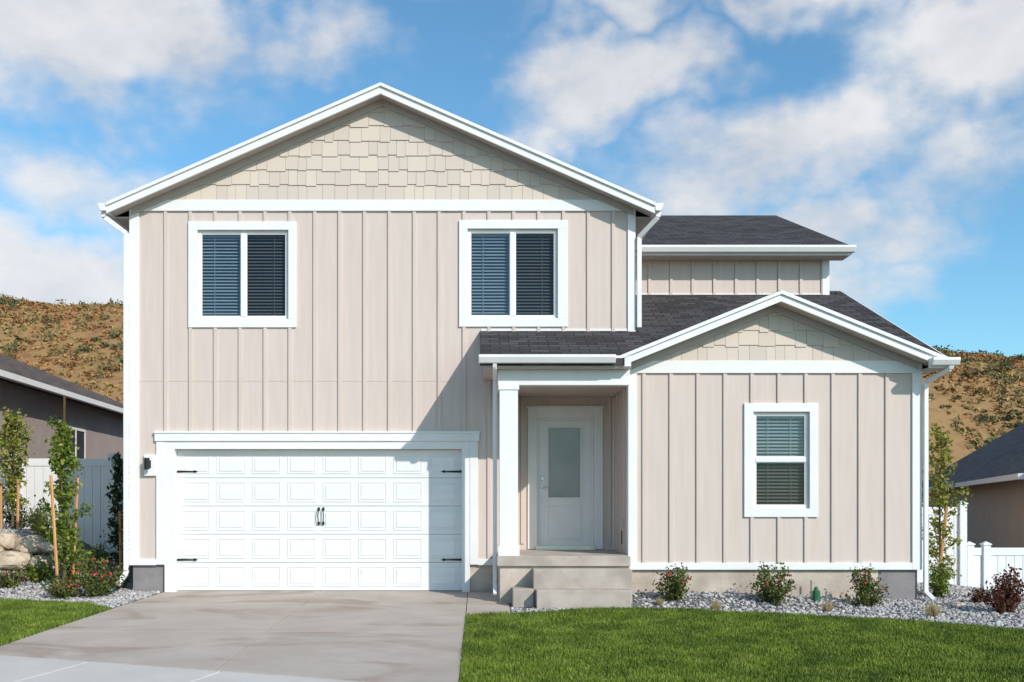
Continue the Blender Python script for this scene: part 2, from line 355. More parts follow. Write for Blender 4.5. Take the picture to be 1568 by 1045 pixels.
def rake(cx,hw,zp,s,y0,yw,hh=.17):
    for sg in (-1,1):
        xe=cx+sg*hw; ze=zp-hw*s
        t.py([(xe,ze),(cx,zp),(cx,zp-.055),(xe,ze-.055)],y0-.035,y0-.005)
        t.py([(xe,ze-.002),(cx,zp-.002),(cx,zp-hh),(xe,ze-hh)],y0-.005,y0+.03)
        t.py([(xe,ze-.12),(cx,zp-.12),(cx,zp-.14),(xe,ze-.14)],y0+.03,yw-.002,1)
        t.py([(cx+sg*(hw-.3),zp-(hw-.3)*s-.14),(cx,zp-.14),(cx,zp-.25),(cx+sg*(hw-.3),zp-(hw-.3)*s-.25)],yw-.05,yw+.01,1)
rake(PX_,HW,PZ_,SL,YR,MAIN); rake(WPX,WHW,WPZ,WSL,WYR,WING,.16)
zE=PZ_-HW*SL
for sg in (-1,1):
    xe=PX_+sg*HW
    xw=XL if sg<0 else XR
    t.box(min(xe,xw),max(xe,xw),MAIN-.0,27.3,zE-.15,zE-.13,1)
    t.box(xe-.015,xe+.015,YR+.03,27.3,zE-.15,zE-.01)
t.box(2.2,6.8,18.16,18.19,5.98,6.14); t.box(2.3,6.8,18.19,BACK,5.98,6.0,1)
t.px([(18.16,6.15),(22.8,8.05),(22.8,7.89),(18.16,5.99)],6.80,6.83)
t.box(.27,2.23,14.72,14.90,3.19,3.42); t.box(.27,.47,14.9,MAIN-.03,3.19,3.42)
t.box(.05,2.22,14.55,MAIN-.03,3.42,3.44,1); t.box(.05,2.22,14.53,14.56,3.44,3.6)
t.box(.58,2.24,14.9,DOORW-.002,3.22,3.24,1)
t.px([(14.57,3.44),(MAIN-.03,3.44),(MAIN-.03,4.1),(14.57,3.53)],.06,.09)
t.box(.292,.565,14.72,14.98,.80,3.12); t.box(.27,.587,14.70,15.0,.65,.80); t.box(.275,.582,14.705,14.995,3.12,3.19)
t.box(6.6,6.88,14.53,14.56,3.42,3.56); t.box(WX1,6.88,14.56,20,3.42,3.44,1); t.px([(14.56,3.58),(18.57,5.34),(18.57,5.2),(14.56,3.44)],6.87,6.895)
co=rect(808,923,625,832,DOORW); 
t.box(co[0],dr[0],DOORW-.03,DOORW+.01,.66,co[3]); t.box(dr[1],co[1],DOORW-.03,DOORW+.01,.66,co[3]); t.box(dr[0],dr[1],DOORW-.03,DOORW+.01,dr[3],co[3])
t.box(co[0]-.02,co[1]+.02,DOORW-.045,DOORW+.01,co[3],co[3]+.03)
t.box(ex(222,MAIN),ex(240.,MAIN)-.003,MAIN-.05,MAIN+.01,ez(729,MAIN),ez(697,MAIN))
t.obj(H,bevel=.003)
# gutters + downspouts
gt=MB('gutters_and_downspouts',[white])
for sg in (-1,1):
    xe=PX_+sg*HW
    gt.py([(xe,zE-.01),(xe+sg*.13,zE-.01),(xe+sg*.13,zE-.05),(xe+sg*.09,zE-.13),(xe,zE-.13)],YR-.02,27.3)
gt.px([(14.53,3.60),(14.40,3.60),(14.40,3.56),(14.44,3.48),(14.53,3.48)],-.02,1.98)
gt.px([(14.53,3.56),(14.40,3.56),(14.40,3.52),(14.44,3.45),(14.53,3.45)],6.6,7.0)
gt.px([(18.16,6.14),(18.03,6.14),(18.03,6.10),(18.07,6.02),(18.16,6.02)],2.9,6.86)
def spout(pts,w=.075,h=.06):
    for a,b in zip(pts,pts[1:]): gt.beam(a,b,w,h)
spout([(-5.99,15.75,6.06),(-5.98,15.75,5.98),(-5.705,15.95,5.78),(-5.705,15.95,.3),(-5.75,15.7,.14)])
spout([(2.84,15.75,6.06),(2.83,15.75,5.98),(2.565,15.95,5.72),(2.565,15.95,4.26)])
spout([(.215,14.47,3.5),(.215,14.5,3.42),(.225,14.9,3.3),(.225,14.9,.25),(.225,14.7,.08)],.06,.05)
spout([(6.9,14.47,3.47),(6.89,14.5,3.40),(6.69,14.85,3.25),(6.69,14.85,.1),(6.74,14.7,-.0)],.065,.055)
gt.obj(H,bevel=.008)
# roofs
rf=MB('roof',[shing,shingR])
for sg in (-1,1):
    xe=PX_+sg*(HW+.02)
    rf.py([(PX_,PZ_+.012),(xe,zE+.004),(xe,zE-.1),(PX_,PZ_-.11)],YR-.02+.05,27.3,1)
    xe=WPX+sg*(WHW+.01); ze=WPZ-WHW*WSL
    rf.py([(WPX,WPZ+.012),(xe,ze+.008),(xe,ze-.1),(WPX,WPZ-.11)],WYR+.03,16.8,1)
S=.44
def shed(x0,x1,ya,yb):
    za=3.6+S*(ya-14.6); zb=3.6+S*(yb-14.6); rf.px([(ya,za),(yb,zb),(yb,zb-.11),(ya,za-.11)],x0,x1,0)
shed(0,2.12,14.5,MAIN-.002); shed(2.12,XR,14.98,MAIN-.003); shed(XR+.001,6.72,14.98,BACK-.002); shed(6.72,6.87,14.52,BACK+.3)
shed(XR+.0,6.72,BACK+.14,BACK+.3)
rf.px([(18.10,6.13),(22.8,8.06),(27.2,6.3),(27.2,6.2),(22.8,7.9),(18.10,6.03)],-1.5,6.82,0)
rf.obj(H)
fl=MB('wall_flashing',[white]); fl.box(.02,XR,MAIN-.012,MAIN+.001,4.215,4.25); fl.box(XR+.01,6.5,BACK-.012,BACK+.001,5.34,5.365); fl.obj(H)
# foundation, porch, steps
fd=MB('foundation',[found,foundg,stepc])
fd.box(XL+.03,ex(252.5,MAIN),MAIN+.03,27,-.3,ZB-.002,1); fd.box(ex(719.5,MAIN),.5,MAIN+.03,MAIN+.4,-.3,ZB-.002,0)
fd.box(WX0+.03,ex(1346,WING),WING+.03,26,-.4,ZB-.002,0); fd.box(ex(1346,WING),WX1-.03,WING+.028,26,-.4,ZB-.002,1)
fd.obj(H)
st=MB('porch_and_steps',[stepc,found])
st.box(.25,WX0-.03,14.58,DOORW,.50,.65,0); st.box(.29,WX0-.03,14.63,DOORW,-.3,.50,1)
st.box(.77,2.2,14.28,14.63,-.2,.475,0); st.box(.80,2.14,13.98,14.28,-.2,.2,0); st.box(.47,.77,14.20,14.625,-.2,.2,0)
st.obj(H,bevel=.012)
# windows
def window(name,o,y,cols,mid=None):
    w=MB(name,[white,glass,glassS,blind,dark]); x0,x1,z0,z1=o; b=.045
    w.box(x0,x1,y+.02,y+.075,z1-b,z1); w.box(x0,x1,y+.02,y+.075,z0,z0+b); w.box(x0,x0+b,y+.02,y+.075,z0+b,z1-b); w.box(x1-b,x1,y+.02,y+.075,z0+b,z1-b)
    if mid is None:
        xm=(x0+x1)/2; w.box(xm-.04,xm+.04,y+.012,y+.07,z0+b,z1-b)
        panes=[(x0+b,xm-.04,z0+b,z1-b,1),(xm+.04,x1-b,z0+b,z1-b,2)]
    else:
        zm=mid; w.box(x0+b,x1-b,y+.012,y+.07,zm-.035,zm+.035)
        panes=[(x0+b,x1-b,zm+.035,z1-b,1),(x0+b,x1-b,z0+b,zm-.035,2)]
    for (a,c,e,f,m) in panes:
        w.add([(a,y+.05,e),(c,y+.05,e),(c,y+.05,f),(a,y+.05,f)],[(0,1,2,3)],m)
        w.box(a,a+.015,y+.03,y+.049,e,f); w.box(c-.015,c,y+.03,y+.049,e,f); w.box(a+.015,c-.015,y+.03,y+.049,e,e+.015); w.box(a+.015,c-.015,y+.03,y+.049,f-.015,f)
    z=z0+.06
    while z<z1-.09:
        yy=y+.115; tl=.0145+rng.uniform(-.0012,.0012)
        w.add([(x0+.03,yy-.0165,z-tl),(x1-.03,yy-.0165,z-tl),(x1-.03,yy+.0165,z+tl),(x0+.03,yy+.0165,z+tl)],[(0,1,2,3)],3); z+=.0525
    w.box(x0+.02,x1-.02,y+.09,y+.14,z1-.09,z1-.02,3)
    for xx in (x0+.25,x1-.25): w.box(xx-.004,xx+.004,y+.088,y+.091,z0+.06,z1-.09,3)
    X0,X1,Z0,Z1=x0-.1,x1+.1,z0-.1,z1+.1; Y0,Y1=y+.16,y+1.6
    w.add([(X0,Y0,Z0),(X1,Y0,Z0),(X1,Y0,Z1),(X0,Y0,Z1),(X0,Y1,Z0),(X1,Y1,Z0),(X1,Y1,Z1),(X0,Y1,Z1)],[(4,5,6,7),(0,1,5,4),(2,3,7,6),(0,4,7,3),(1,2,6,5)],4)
    return w.obj(H,fix=False)
window('window_upper_a',w1,MAIN,2); window('window_upper_b',w2,MAIN,2); window('window_lower',w3,WING,1,ez(704,WING))
# garage door
gd=MB('garage_door',[doorwhite,black]); gx0,gx1=gar[0]+.02,gar[1]-.02; gz1=ez(688,MAIN); yd=MAIN+.12
gd.box(gx0-.02,gx1+.02,yd+.03,yd+.06,-.05,gz1+.02,1)
sec=(gz1-.01)/5
for i in range(5):
    z0=.01+i*sec; z1=z0+sec-.006; gd.box(gx0,gx1,yd,yd+.03,z0,z1)
    cw=(gx1-gx0-.03)/8
    for c in range(8):
        a=gx0+.015+c*cw+.06; b=a+cw-.12; e=z0+.065; f=z1-.065
        if i==4: f=z1-.09
        r_=.014
        gd.box(a,b,yd-.009,yd+.001,f-r_,f); gd.box(a,b,yd-.009,yd+.001,e,e+r_); gd.box(a,a+r_,yd-.009,yd+.001,e+r_,f-r_); gd.box(b-r_,b,yd-.009,yd+.001,e+r_,f-r_)
        a+=.03;b-=.03;e+=.03;f-=.03
        q=.016
        gd.add([(a,yd+.001,e),(b,yd+.001,e),(b,yd+.001,f),(a,yd+.001,f),(a+q,yd-.009,e+q),(b-q,yd-.009,e+q),(b-q,yd-.009,f-q),(a+q,yd-.009,f-q)],[(4,5,6,7),(0,1,5,4),(1,2,6,5),(2,3,7,6),(3,0,4,7)])
for zz in (ez(722,MAIN),ez(858,MAIN)):
    for sg,xx in ((1,gx0),(-1,gx1)):
        P=[(xx,zz-.018),(xx+sg*.26,zz-.010),(xx+sg*.29,zz-.022),(xx+sg*.34,zz),(xx+sg*.29,zz+.022),(xx+sg*.26,zz+.010),(xx,zz+.018)]
        gd.py(P,yd-.018,yd-.008,1)
        for q in (.05,.15,.24): gd.box(xx+sg*q-.008,xx+sg*q+.008,yd-.024,yd-.016,zz-.008,zz+.008,1)
for u,sg in ((486.5,-1),(493.5,1)):
    xx=ex(u,MAIN); zc=ez(791,MAIN)
    gd.tube([(xx,yd-.005,zc+.14),(xx,yd-.05,zc+.11),(xx+sg*.01,yd-.06,zc),(xx,yd-.05,zc-.11),(xx,yd-.005,zc-.14)],[.013,.010,.009,.010,.013],6,1)
    gd.box(xx-.018,xx+.018,yd-.014,yd-.0,zc+.09,zc+.14,1); gd.box(xx-.018,xx+.018,yd-.014,yd-.0,zc-.14,zc-.09,1)
gd.obj(H,bevel=.002)
# entry door
ed=MB('front_door',[white,frost,steel,black]); x0,x1,z0,z1=dr; y=DOORW+.05
ed.box(x0,x0+.04,y-.03,y+.07,z0-.05,z1); ed.box(x1-.04,x1,y-.03,y+.07,z0-.05,z1); ed.box(x0+.04,x1-.04,y-.03,y+.07,z1-.035,z1)
ed.box(x0-.02,x1+.02,DOORW-.06,y+.05,z0-.055,z0+.02,2)
a,b=x0+.042,x1-.042; lit=(ex(840,DOORW),ex(889,DOORW),ez(762,DOORW),ez(655,DOORW))
wallholes(ed,a,b,z0+.02,z1-.038,y,y+.045,[lit])
ed.box(lit[0],lit[1],y+.015,y+.03,lit[2],lit[3],1)
L_=lit; q=.035
ed.box(L_[0]-q,L_[1]+q,y-.015,y+.001,L_[3],L_[3]+q); ed.box(L_[0]-q,L_[1]+q,y-.015,y+.001,L_[2]-q,L_[2]); ed.box(L_[0]-q,L_[0],y-.015,y+.001,L_[2],L_[3]); ed.box(L_[1],L_[1]+q,y-.015,y+.001,L_[2],L_[3])
P=(L_[0]-.02,L_[1]+.02,z0+.14,L_[2]-.13); q=.02
ed.box(P[0],P[1],y-.010,y+.001,P[3]-q,P[3]); ed.box(P[0],P[1],y-.010,y+.001,P[2],P[2]+q); ed.box(P[0],P[0]+q,y-.010,y+.001,P[2]+q,P[3]-q); ed.box(P[1]-q,P[1],y-.010,y+.001,P[2]+q,P[3]-q)
hx=a+.055
ed.tube([(hx,y-.03,ez(733,DOORW)),(hx,y+.01,ez(733,DOORW))],[.028,.03],12,2)
ed.tube([(hx,y-.02,ez(746,DOORW)),(hx,y+.01,ez(746,DOORW))],[.028,.03],12,2)
ed.tube([(hx,y-.05,ez(746,DOORW)),(hx+.1,y-.05,ez(746.5,DOORW))],[.011,.009],8,2); ed.tube([(hx,y-.055,ez(746,DOORW)),(hx,y-.01,ez(746,DOORW))],[.011,.011],8,2)
ed.obj(H,bevel=.002)
sn=MB('wall_sconce',[black,steel]); xs_,zs_=ex(229,MAIN),ez(711,MAIN)
sn.box(xs_-.04,xs_+.04,MAIN-.065,MAIN-.05,zs_-.06,zs_+.06); sn.tube([(xs_,MAIN-.07,zs_),(xs_,MAIN-.12,zs_)],[.015,.015],8)
sn.tube([(xs_,MAIN-.13,zs_-.09),(xs_,MAIN-.13,zs_+.08)],[.042,.042],16); sn.tube([(xs_,MAIN-.13,zs_+.08),(xs_,MAIN-.13,zs_+.095)],[.048,.044],16); sn.obj(H)
hb=MB('outdoor_outlet_cover',[steel,black]); hb.box(WX0-.05,WX0-.021,15.3,15.4,1.05,1.2); hb.tube([(WX0-.05,15.35,1.0),(WX0-.05,15.35,.8)],[.01,.01],6,1); hb.obj(H,bevel=.005)
# ------------------------------------------------------------------ FENCES
def fence(name,pts,top,bot,rail=.14):
    f=MB(name,vinyl)
    for (a,b) in zip(pts,pts[1:]):
        a=Vector(a);b=Vector(b); L=(b-a).length; dd=(b-a)/L; nn=Vector((-dd.y,dd.x))
        def seg(s0,s1,w,z0,z1):
            p=[a+dd*s0-nn*w/2,a+dd*s1-nn*w/2,a+dd*s1+nn*w/2,a+dd*s0+nn*w/2]
            f.add([(v.x,v.y,z0) for v in p]+[(v.x,v.y,z1) for v in p],[(0,3,2,1),(4,5,6,7),(0,1,5,4),(1,2,6,5),(2,3,7,6),(3,0,4,7)])
        seg(.06,L-.06,.05,top-rail,top); seg(.06,L-.06,.05,bot+.05,bot+.05+rail)
        s=.065
        while s<L-.08: e=min(s+.146,L-.065); seg(s,e,.022,bot+.05+rail,top-rail); s+=.152
    for p in pts:
        f.box(p[0]-.063,p[0]+.063,p[1]-.063,p[1]+.063,bot-.1,top+.05); f.box(p[0]-.078,p[0]+.078,p[1]-.078,p[1]+.078,top+.05,top+.075)
        q=.07; f.add([(p[0]-q,p[1]-q,top+.075),(p[0]+q,p[1]-q,top+.075),(p[0]+q,p[1]+q,top+.075),(p[0]-q,p[1]+q,top+.075),(p[0],p[1],top+.12)],[(0,1,4),(1,2,4),(2,3,4),(3,0,4)])
    return f.obj(bevel=.004)
fence('vinyl_fence',[(-5.75,18.7),(-6.95,18.7),(-8.7,18.6),(-10.3,18.6)],2.27,.45)
fence('vinyl_fence',[(6.7,17.9),(7.9,17.9),(8.72,17.9)],1.36,-.40)
fence('vinyl_fence',[(8.9,18.0),(9.2,18.0),(11.2,18.0),(13.2,18.0)],.62,-.75)
# ------------------------------------------------------------------ NEIGHBOUR HOUSES
def neighbour(name,o,ang,L,W,zb,ze,zr,wallm,roofm,over=.45,wins=[]):
    E=empty(name); c,s=math.cos(ang),math.sin(ang)
    side=1 if W>0 else -1; W=abs(W)
    def P(t_,p_,z): return (o[0]+t_*s+p_*side*c, o[1]+t_*c-p_*side*s, z)
    b=MB('walls',[wallm])
    b.add([P(0,0,zb),P(L,0,zb),P(L,W,zb),P(0,W,zb),P(0,0,ze),P(L,0,ze),P(L,W,ze),P(0,W,ze)],[(0,1,2,3),(4,5,6,7),(0,1,5,4),(1,2,6,5),(2,3,7,6),(3,0,4,7)]); b.obj(E)
    r_=MB('roof',[roofm]); h=W/2
    v=[P(-over,-over,ze),P(L+over,-over,ze),P(L+over,W+over,ze),P(-over,W+over,ze),P(h,h,zr),P(L-h,h,zr)]
    v2=[(x,y,z+.06) if i<4 else (x,y,z) for i,(x,y,z) in enumerate(v)]
    r_.add(v2+[P(-over,-over,ze),P(L+over,-over,ze),P(L+over,W+over,ze),P(-over,W+over,ze)],[(0,1,5,4),(1,2,5),(2,3,4,5),(3,0,4),(6,7,8,9),(0,1,7,6),(1,2,8,7),(2,3,9,8),(3,0,6,9)]); r_.obj(E)
    g_=MB('gutter',[white]); o2=over
    g_.beam(P(-o2,-o2-.05,ze+.0),P(L+o2,-o2-.05,ze+.0),.12,.13); g_.beam(P(-o2-.05,-o2,ze),P(-o2-.05,W+o2,ze),.12,.13); g_.obj(E)
    for i,(t0,t1,z0,z1) in enumerate(wins):
        ww=MB('window',[white,dark])
        def bx(ta,tb,za,zb_,pa,pb,m):
            ww.add([P(ta,pa,za),P(tb,pa,za),P(tb,pb,za),P(ta,pb,za),P(ta,pa,zb_),P(tb,pa,zb_),P(tb,pb,zb_),P(ta,pb,zb_)],[(0,3,2,1),(4,5,6,7),(0,1,5,4),(1,2,6,5),(2,3,7,6),(3,0,4,7)],m)
        bx(t0,t1,z0,z1,-.012,.01,1)
        for ta,tb,za,zb_ in ((t0-.06,t1+.06,z1,z1+.06),(t0-.06,t1+.06,z0-.06,z0),(t0-.06,t0,z0,z1),(t1,t1+.06,z0,z1),((t0+t1)/2-.03,(t0+t1)/2+.03,z0,z1)): bx(ta,tb,za,zb_,-.03,.01,0)
        ww.obj(E)
    return E
neighbour('neighbour_stucco_house',(-9.35,12.5),math.radians(-3.6),22,-9,.3,3.95,6.15,stucco('taupe_stucco',(.42,.34,.31)),shingB,.4,[(11.6,12.9,2.0,3.25)])
neighbour('neighbour_tan_house',(11.7,20.5),math.radians(19.5),34,11,-1.2,1.98,5.9,stucco('tan_stucco',(.54,.41,.31)),shingle('grey_shingles',(.10,.095,.098),True),.45)
# ------------------------------------------------------------------ HILL
hx_=np.linspace(-150,190,150); hy_=np.linspace(42,150,70)
def hillz(x,y):
    top=np.interp(x,[-150,-45,-28,0,38,47,60,190],[22,18.9,18.5,18,15.3,14.2,12.7,10])
    b=ss((y-42)/46)*top*(1-.35*ss((y-92)/50))
    nz=np.array([[mnoise.noise(Vector((a*.08,b_*.08,0)))*1.0+mnoise.noise(Vector((a*.3,b_*.3,3)))*.35 for a,b_ in zip(r1,r2)] for r1,r2 in zip(x,y)])
    return b+nz*ss((y-42)/12)-.3
HX,HY=np.meshgrid(hx_,hy_,indexing='ij'); HZ=hillz(HX,HY)
hm,nt,b=nmat('dry_hill_scrub'); L=nt.links.new
tc=N(nt,'ShaderNodeTexCoord'); n1=N(nt,'ShaderNodeTexNoise'); n1.inputs['Scale'].default_value=.3; n1.inputs['Detail'].default_value=10; n1.inputs['Roughness'].default_value=.8; L(tc.outputs['Object'],n1.inputs['Vector'])
r1=ramp(nt,[(.30,(.12,.09,.035)),(.42,(.25,.145,.055)),(.52,(.33,.20,.08)),(.60,(.25,.11,.045)),(.74,(.14,.10,.04))]); L(n1.outputs[0],r1.inputs[0]); L(r1.outputs[0],b.inputs['Base Color']); b.inputs['Roughness'].default_value=1
m=MB('hill',hm); nyh=len(hy_)
m.add(np.stack([HX,HY,HZ],-1).reshape(-1,3).tolist(),[(i*nyh+j,(i+1)*nyh+j,(i+1)*nyh+j+1,i*nyh+j+1) for i in range(len(hx_)-1) for j in range(nyh-1)]); m.obj(smooth=True,fix=False)
def quads(C,size,flat=None,aspect=.55):
    n=len(C); a=rng.normal(size=(n,3)); 
    if flat is not None: a[:,2]+=flat
    a/=np.linalg.norm(a,axis=1,keepdims=True); b_=rng.normal(size=(n,3)); b_-=a*(a*b_).sum(1,keepdims=True); b_/=np.linalg.norm(b_,axis=1,keepdims=True); c=np.cross(a,b_)
    s=np.asarray(size).reshape(-1,1)*np.ones((n,1))
    V=np.stack([C-b_*s,C+c*s*aspect,C+b_*s,C-c*s*aspect],1); return V.reshape(-1,3)
ns=12000; bxs=np.concatenate([rng.uniform(-58,-22,ns//2),rng.uniform(30,60,ns//2)]); bys=rng.uniform(52,97,ns)
bzs=hillz(bxs[None,:],bys[None,:])[0]
cl=[];mi=[]
for x,y,z in zip(bxs,bys,bzs):
    big=rng.random()<.05; r_=rng.uniform(.15,.45)*(2.3 if big else 1); n=40 if big else 10; pp=rng.normal(size=(n,3)); pp/=np.linalg.norm(pp,axis=1,keepdims=True); pp*=r_*rng.uniform(.4,1,(n,1)); pp[:,2]=abs(pp[:,2])*.8
    kk=mnoise.noise(Vector((x*.12,y*.12,7))); ch=[0,1,1,4,1,5] if kk>0.0 else [1,2,5,5,1,2]
    cl.append(pp+np.array([x,y,z])); mi.append(np.full(n,rng.choice([3,0,3]) if big else rng.choice(ch)))
C=np.concatenate(cl); sm=[surf('scrub_%d'%i,tuple(c*.8 for c in k),k,.5,1,0) for i,k in enumerate([(.21,.165,.065),(.42,.29,.12),(.29,.135,.055),(.12,.13,.055),(.30,.235,.10),(.42,.20,.075)])]
npmesh('hillside_scrub',quads(C,rng.uniform(.08,.22,len(C)),None,.45),4,sm,midx=np.concatenate(mi))
# ------------------------------------------------------------------ LAWN BLADES
def blades(name,n,xr,ytop,ybot,mats):
    x=rng.uniform(xr[0],xr[1],n); a=ybot(x); b_=ytop(x); ymin=a.min(); ymax=b_.max(); y=rng.uniform(ymin,ymax,n); k=(y>a)&(y<b_+.03); x=x[k];y=y[k]
    z=gz(x,y); n=len(x); 
    cn=np.array([mnoise.noise(Vector((p*2.2,q*2.2,1)))+.5*mnoise.noise(Vector((p*7,q*7,4))) for p,q in zip(x,y)])
    h=rng.uniform(.022,.055,n)*(1+.45*cn); w=rng.uniform(.004,.009,n); t_=rng.uniform(0,math.pi*2,n); l=rng.uniform(0,.035,n); t2=rng.uniform(0,math.pi*2,n)
    V=np.stack([np.stack([x-np.cos(t_)*w,y-np.sin(t_)*w,z-.004],-1),np.stack([x+np.cos(t_)*w,y+np.sin(t_)*w,z-.004],-1),np.stack([x+np.cos(t2)*l,y+np.sin(t2)*l,z+h],-1)],1).reshape(-1,3)
    return npmesh(name,V,3,mats)
grass=island('grass_blades',[(0,(.075,.13,.015)),(.5,(.135,.21,.022)),(.85,(.205,.28,.04)),(1,(.34,.34,.12))],.6,2.2,[(.35,(.55,.6,.55)),(.65,(1.2,1.12,1.05))],.2,0)
blades('grass',330000,(-.19,8.6),lambda x:lawn_top(x),lambda x:np.maximum(walk_y(x),8.6),[grass])
def llb(x): return np.maximum(walk_y(x),np.where(x>-5.36,11.0+(x+5.36)/.052,0))
blades('grass',80000,(-8.5,-5.2),lambda x:lawnL_top(x),llb,[grass])
# ------------------------------------------------------------------ GRAVEL STONES
ico=bmesh.new(); bmesh.ops.create_icosphere(ico,subdivisions=1,radius=1); iv=np.array([v.co[:] for v in ico.verts]); jf=np.array([[v.index for v in f.verts] for f in ico.faces]); ico.free()
def stones(name,x,y,smin,smax,mats):
    n=len(x); z=gz(x,y); s=rng.uniform(smin,smax,(n,1,1))*rng.uniform(.6,1.2,(n,1,3)); V=iv[None]*s*(1+rng.normal(0,.12,(n,12,1)))
    t_=rng.uniform(0,6.28,n); c,s_=np.cos(t_)[:,None],np.sin(t_)[:,None]; X=V[...,0]*c-V[...,1]*s_; Y=V[...,0]*s_+V[...,1]*c
    V=np.stack([X+x[:,None],Y+y[:,None],V[...,2]*.75+z[:,None]+rng.uniform(0,.012,(n,1))],-1)
    me=bpy.data.meshes.new(name); Fc=(jf[None]+np.arange(n)[:,None,None]*12).reshape(-1,3)
    me.vertices.add(n*12); me.vertices.foreach_set('co',V.astype(np.float32).ravel()); me.loops.add(len(Fc)*3); me.loops.foreach_set('vertex_index',Fc.astype(np.int32).ravel())
    me.polygons.add(len(Fc)); me.polygons.foreach_set('loop_start',np.arange(0,len(Fc)*3,3,dtype=np.int32)); me.polygons.foreach_set('loop_total',np.full(len(Fc),3,dtype=np.int32))
    for m in mats: me.materials.append(m)
    me.update(calc_edges=True); o=bpy.data.objects.new(name,me); sc.collection.objects.link(o); return o
stonem=island('gravel_stones',[(0,(.16,.155,.16)),(.35,(.32,.31,.31)),(.7,(.47,.45,.44)),(.92,(.57,.53,.50)),(1,(.38,.28,.22))],.85)
n=26000; x=rng.uniform(.45,9.2,n); y=rng.uniform(10.6,18,n); k=(y>lawn_top(x)+.02)&~((x>2.2)&(x<6.65)&(y>14.93))&~((x<2.25)&(y>13.97))&~((x<6.65)&(y>15))
stones('gravel',x[k],y[k],.014,.036,[stonem])
n=14000; x=rng.uniform(-9,-5.08,n); y=rng.uniform(13.9,17.5,n); k=(y>lawnL_top(x)+.02)&(x<drive_l(y)-.03)&~((x>-5.68)&(y>16))
stones('gravel',x[k],y[k],.014,.036,[stonem])
# ------------------------------------------------------------------ BOULDERS
rockm=surf('sandstone',(.34,.25,.17),(.58,.48,.37),3,.9,.8,14,bdist=.03)
def boulder(x,y,z,sx,sy,sz,seed):
    bm=bmesh.new(); bmesh.ops.create_icosphere(bm,subdivisions=3,radius=1)
    R=Matrix.Rotation(seed*1.7,3,'Z')
    for v in bm.verts:
        p=v.co.copy(); q=Vector([math.copysign(abs(c)**.75,c) for c in p]); nn=mnoise.noise(p*1.3+Vector((seed,0,0)))*.35+mnoise.noise(p*4+Vector((0,seed,0)))*.1
        q=q*(1+nn); q=R@q; v.co=Vector((q.x*sx,q.y*sy,q.z*sz))
    me=bpy.data.meshes.new('boulder'); bm.to_mesh(me); bm.free(); me.materials.append(rockm)
    o=bpy.data.objects.new('boulder',me); sc.collection.objects.link(o); o.location=(x,y,z)
for i,(u,v,sx,sz) in enumerate([(10,828,.22,.14),(45,835,.24,.15),(20,858,.30,.15),(62,862,.16,.12),(-25,850,.3,.2),(-60,870,.35,.22),(5,880,.14,.1),(75,838,.12,.08)]):
    dd=16.1+(.35 if v<840 else 0); boulder(ex(u,dd),dd,ez(v,dd),sx,.25,sz,i*3.3)
# ------------------------------------------------------------------ PLANTS
leafA=island('young_tree_leaves',[(0,(.08,.13,.02)),(.5,(.15,.22,.03)),(.85,(.25,.31,.05)),(1,(.38,.33,.07))],.5,translucent=.35)
leafY=island('yellowing_leaves',[(0,(.11,.16,.025)),(.4,(.24,.28,.045)),(.8,(.38,.36,.08)),(1,(.42,.30,.07))],.5,translucent=.35)
leafD=island('dark_leaves',[(0,(.015,.035,.012)),(.6,(.035,.07,.02)),(1,(.07,.12,.035))],.55,translucent=.2)
leafS=island('shrub_leaves',[(0,(.045,.07,.018)),(.5,(.105,.14,.035)),(.85,(.19,.21,.06)),(1,(.26,.15,.07))],.5,translucent=.25)
leafR=island('burgundy_leaves',[(0,(.06,.015,.012)),(.5,(.14,.035,.025)),(.8,(.20,.08,.05)),(1,(.10,.10,.03))],.5,translucent=.25)
petal=island('rose_petals',[(0,(.40,.03,.04)),(1,(.62,.13,.10))],.5)
drygrass=island('ornamental_grass',[(0,(.25,.18,.09)),(1,(.42,.33,.18))],.7)
def young_tree(x,y,zb,zt,w,leaf,nl,name='young_tree',lean=0,stakes=[],low=.25,lsize=.035):
    E=empty(name); h=zt-zb; t_=MB('trunk_and_limbs',bark); pts=[];rad=[]
    for i in range(9):
        s=i/8; pts.append((x+lean*s+.02*math.sin(s*7+x),y+.02*math.cos(s*5),zb-.05+h*.97*s)); rad.append(.024*(1-s)+.004)
    t_.tube(pts,rad,7); C=[]
    nb=26
    for i in range(nb):
        s=low+(1-low)*(i+.5)/nb; px_=Vector(pts[0]).lerp(Vector(pts[-1]),s); an=i*2.4+random.random(); prof=math.sin(min(1,(s-low)/(1-low)+.12)*math.pi*.86+.25)
        ln=w*(.35+.65*max(prof,.15))*random.uniform(.5,1.25); e=px_+Vector((math.cos(an)*ln,math.sin(an)*ln,ln*random.uniform(.5,1.2)))
        mid=px_.lerp(e,.5)+Vector((0,0,-.02)); t_.tube([px_,mid,e],[.008,.006,.003],5)
        for k in range(int(nl/nb)):
            f=random.uniform(.15,1.08); q=px_.lerp(e,f); C.append((q.x+random.gauss(0,.045),q.y+random.gauss(0,.045),q.z+random.gauss(0,.05)))
    t_.obj(E); npmesh('foliage',quads(np.array(C),rng.uniform(lsize*.6,lsize*1.25,len(C)),.4),4,[leaf],E)
    if stakes:
        s_=MB('support_stakes',[stake,black])
        for (x0,y0,z0,x1,z1) in stakes: s_.tube([(x0,y0,z0),(x1,y0,z1)],[.024,.024],6)
        s_.obj(E)
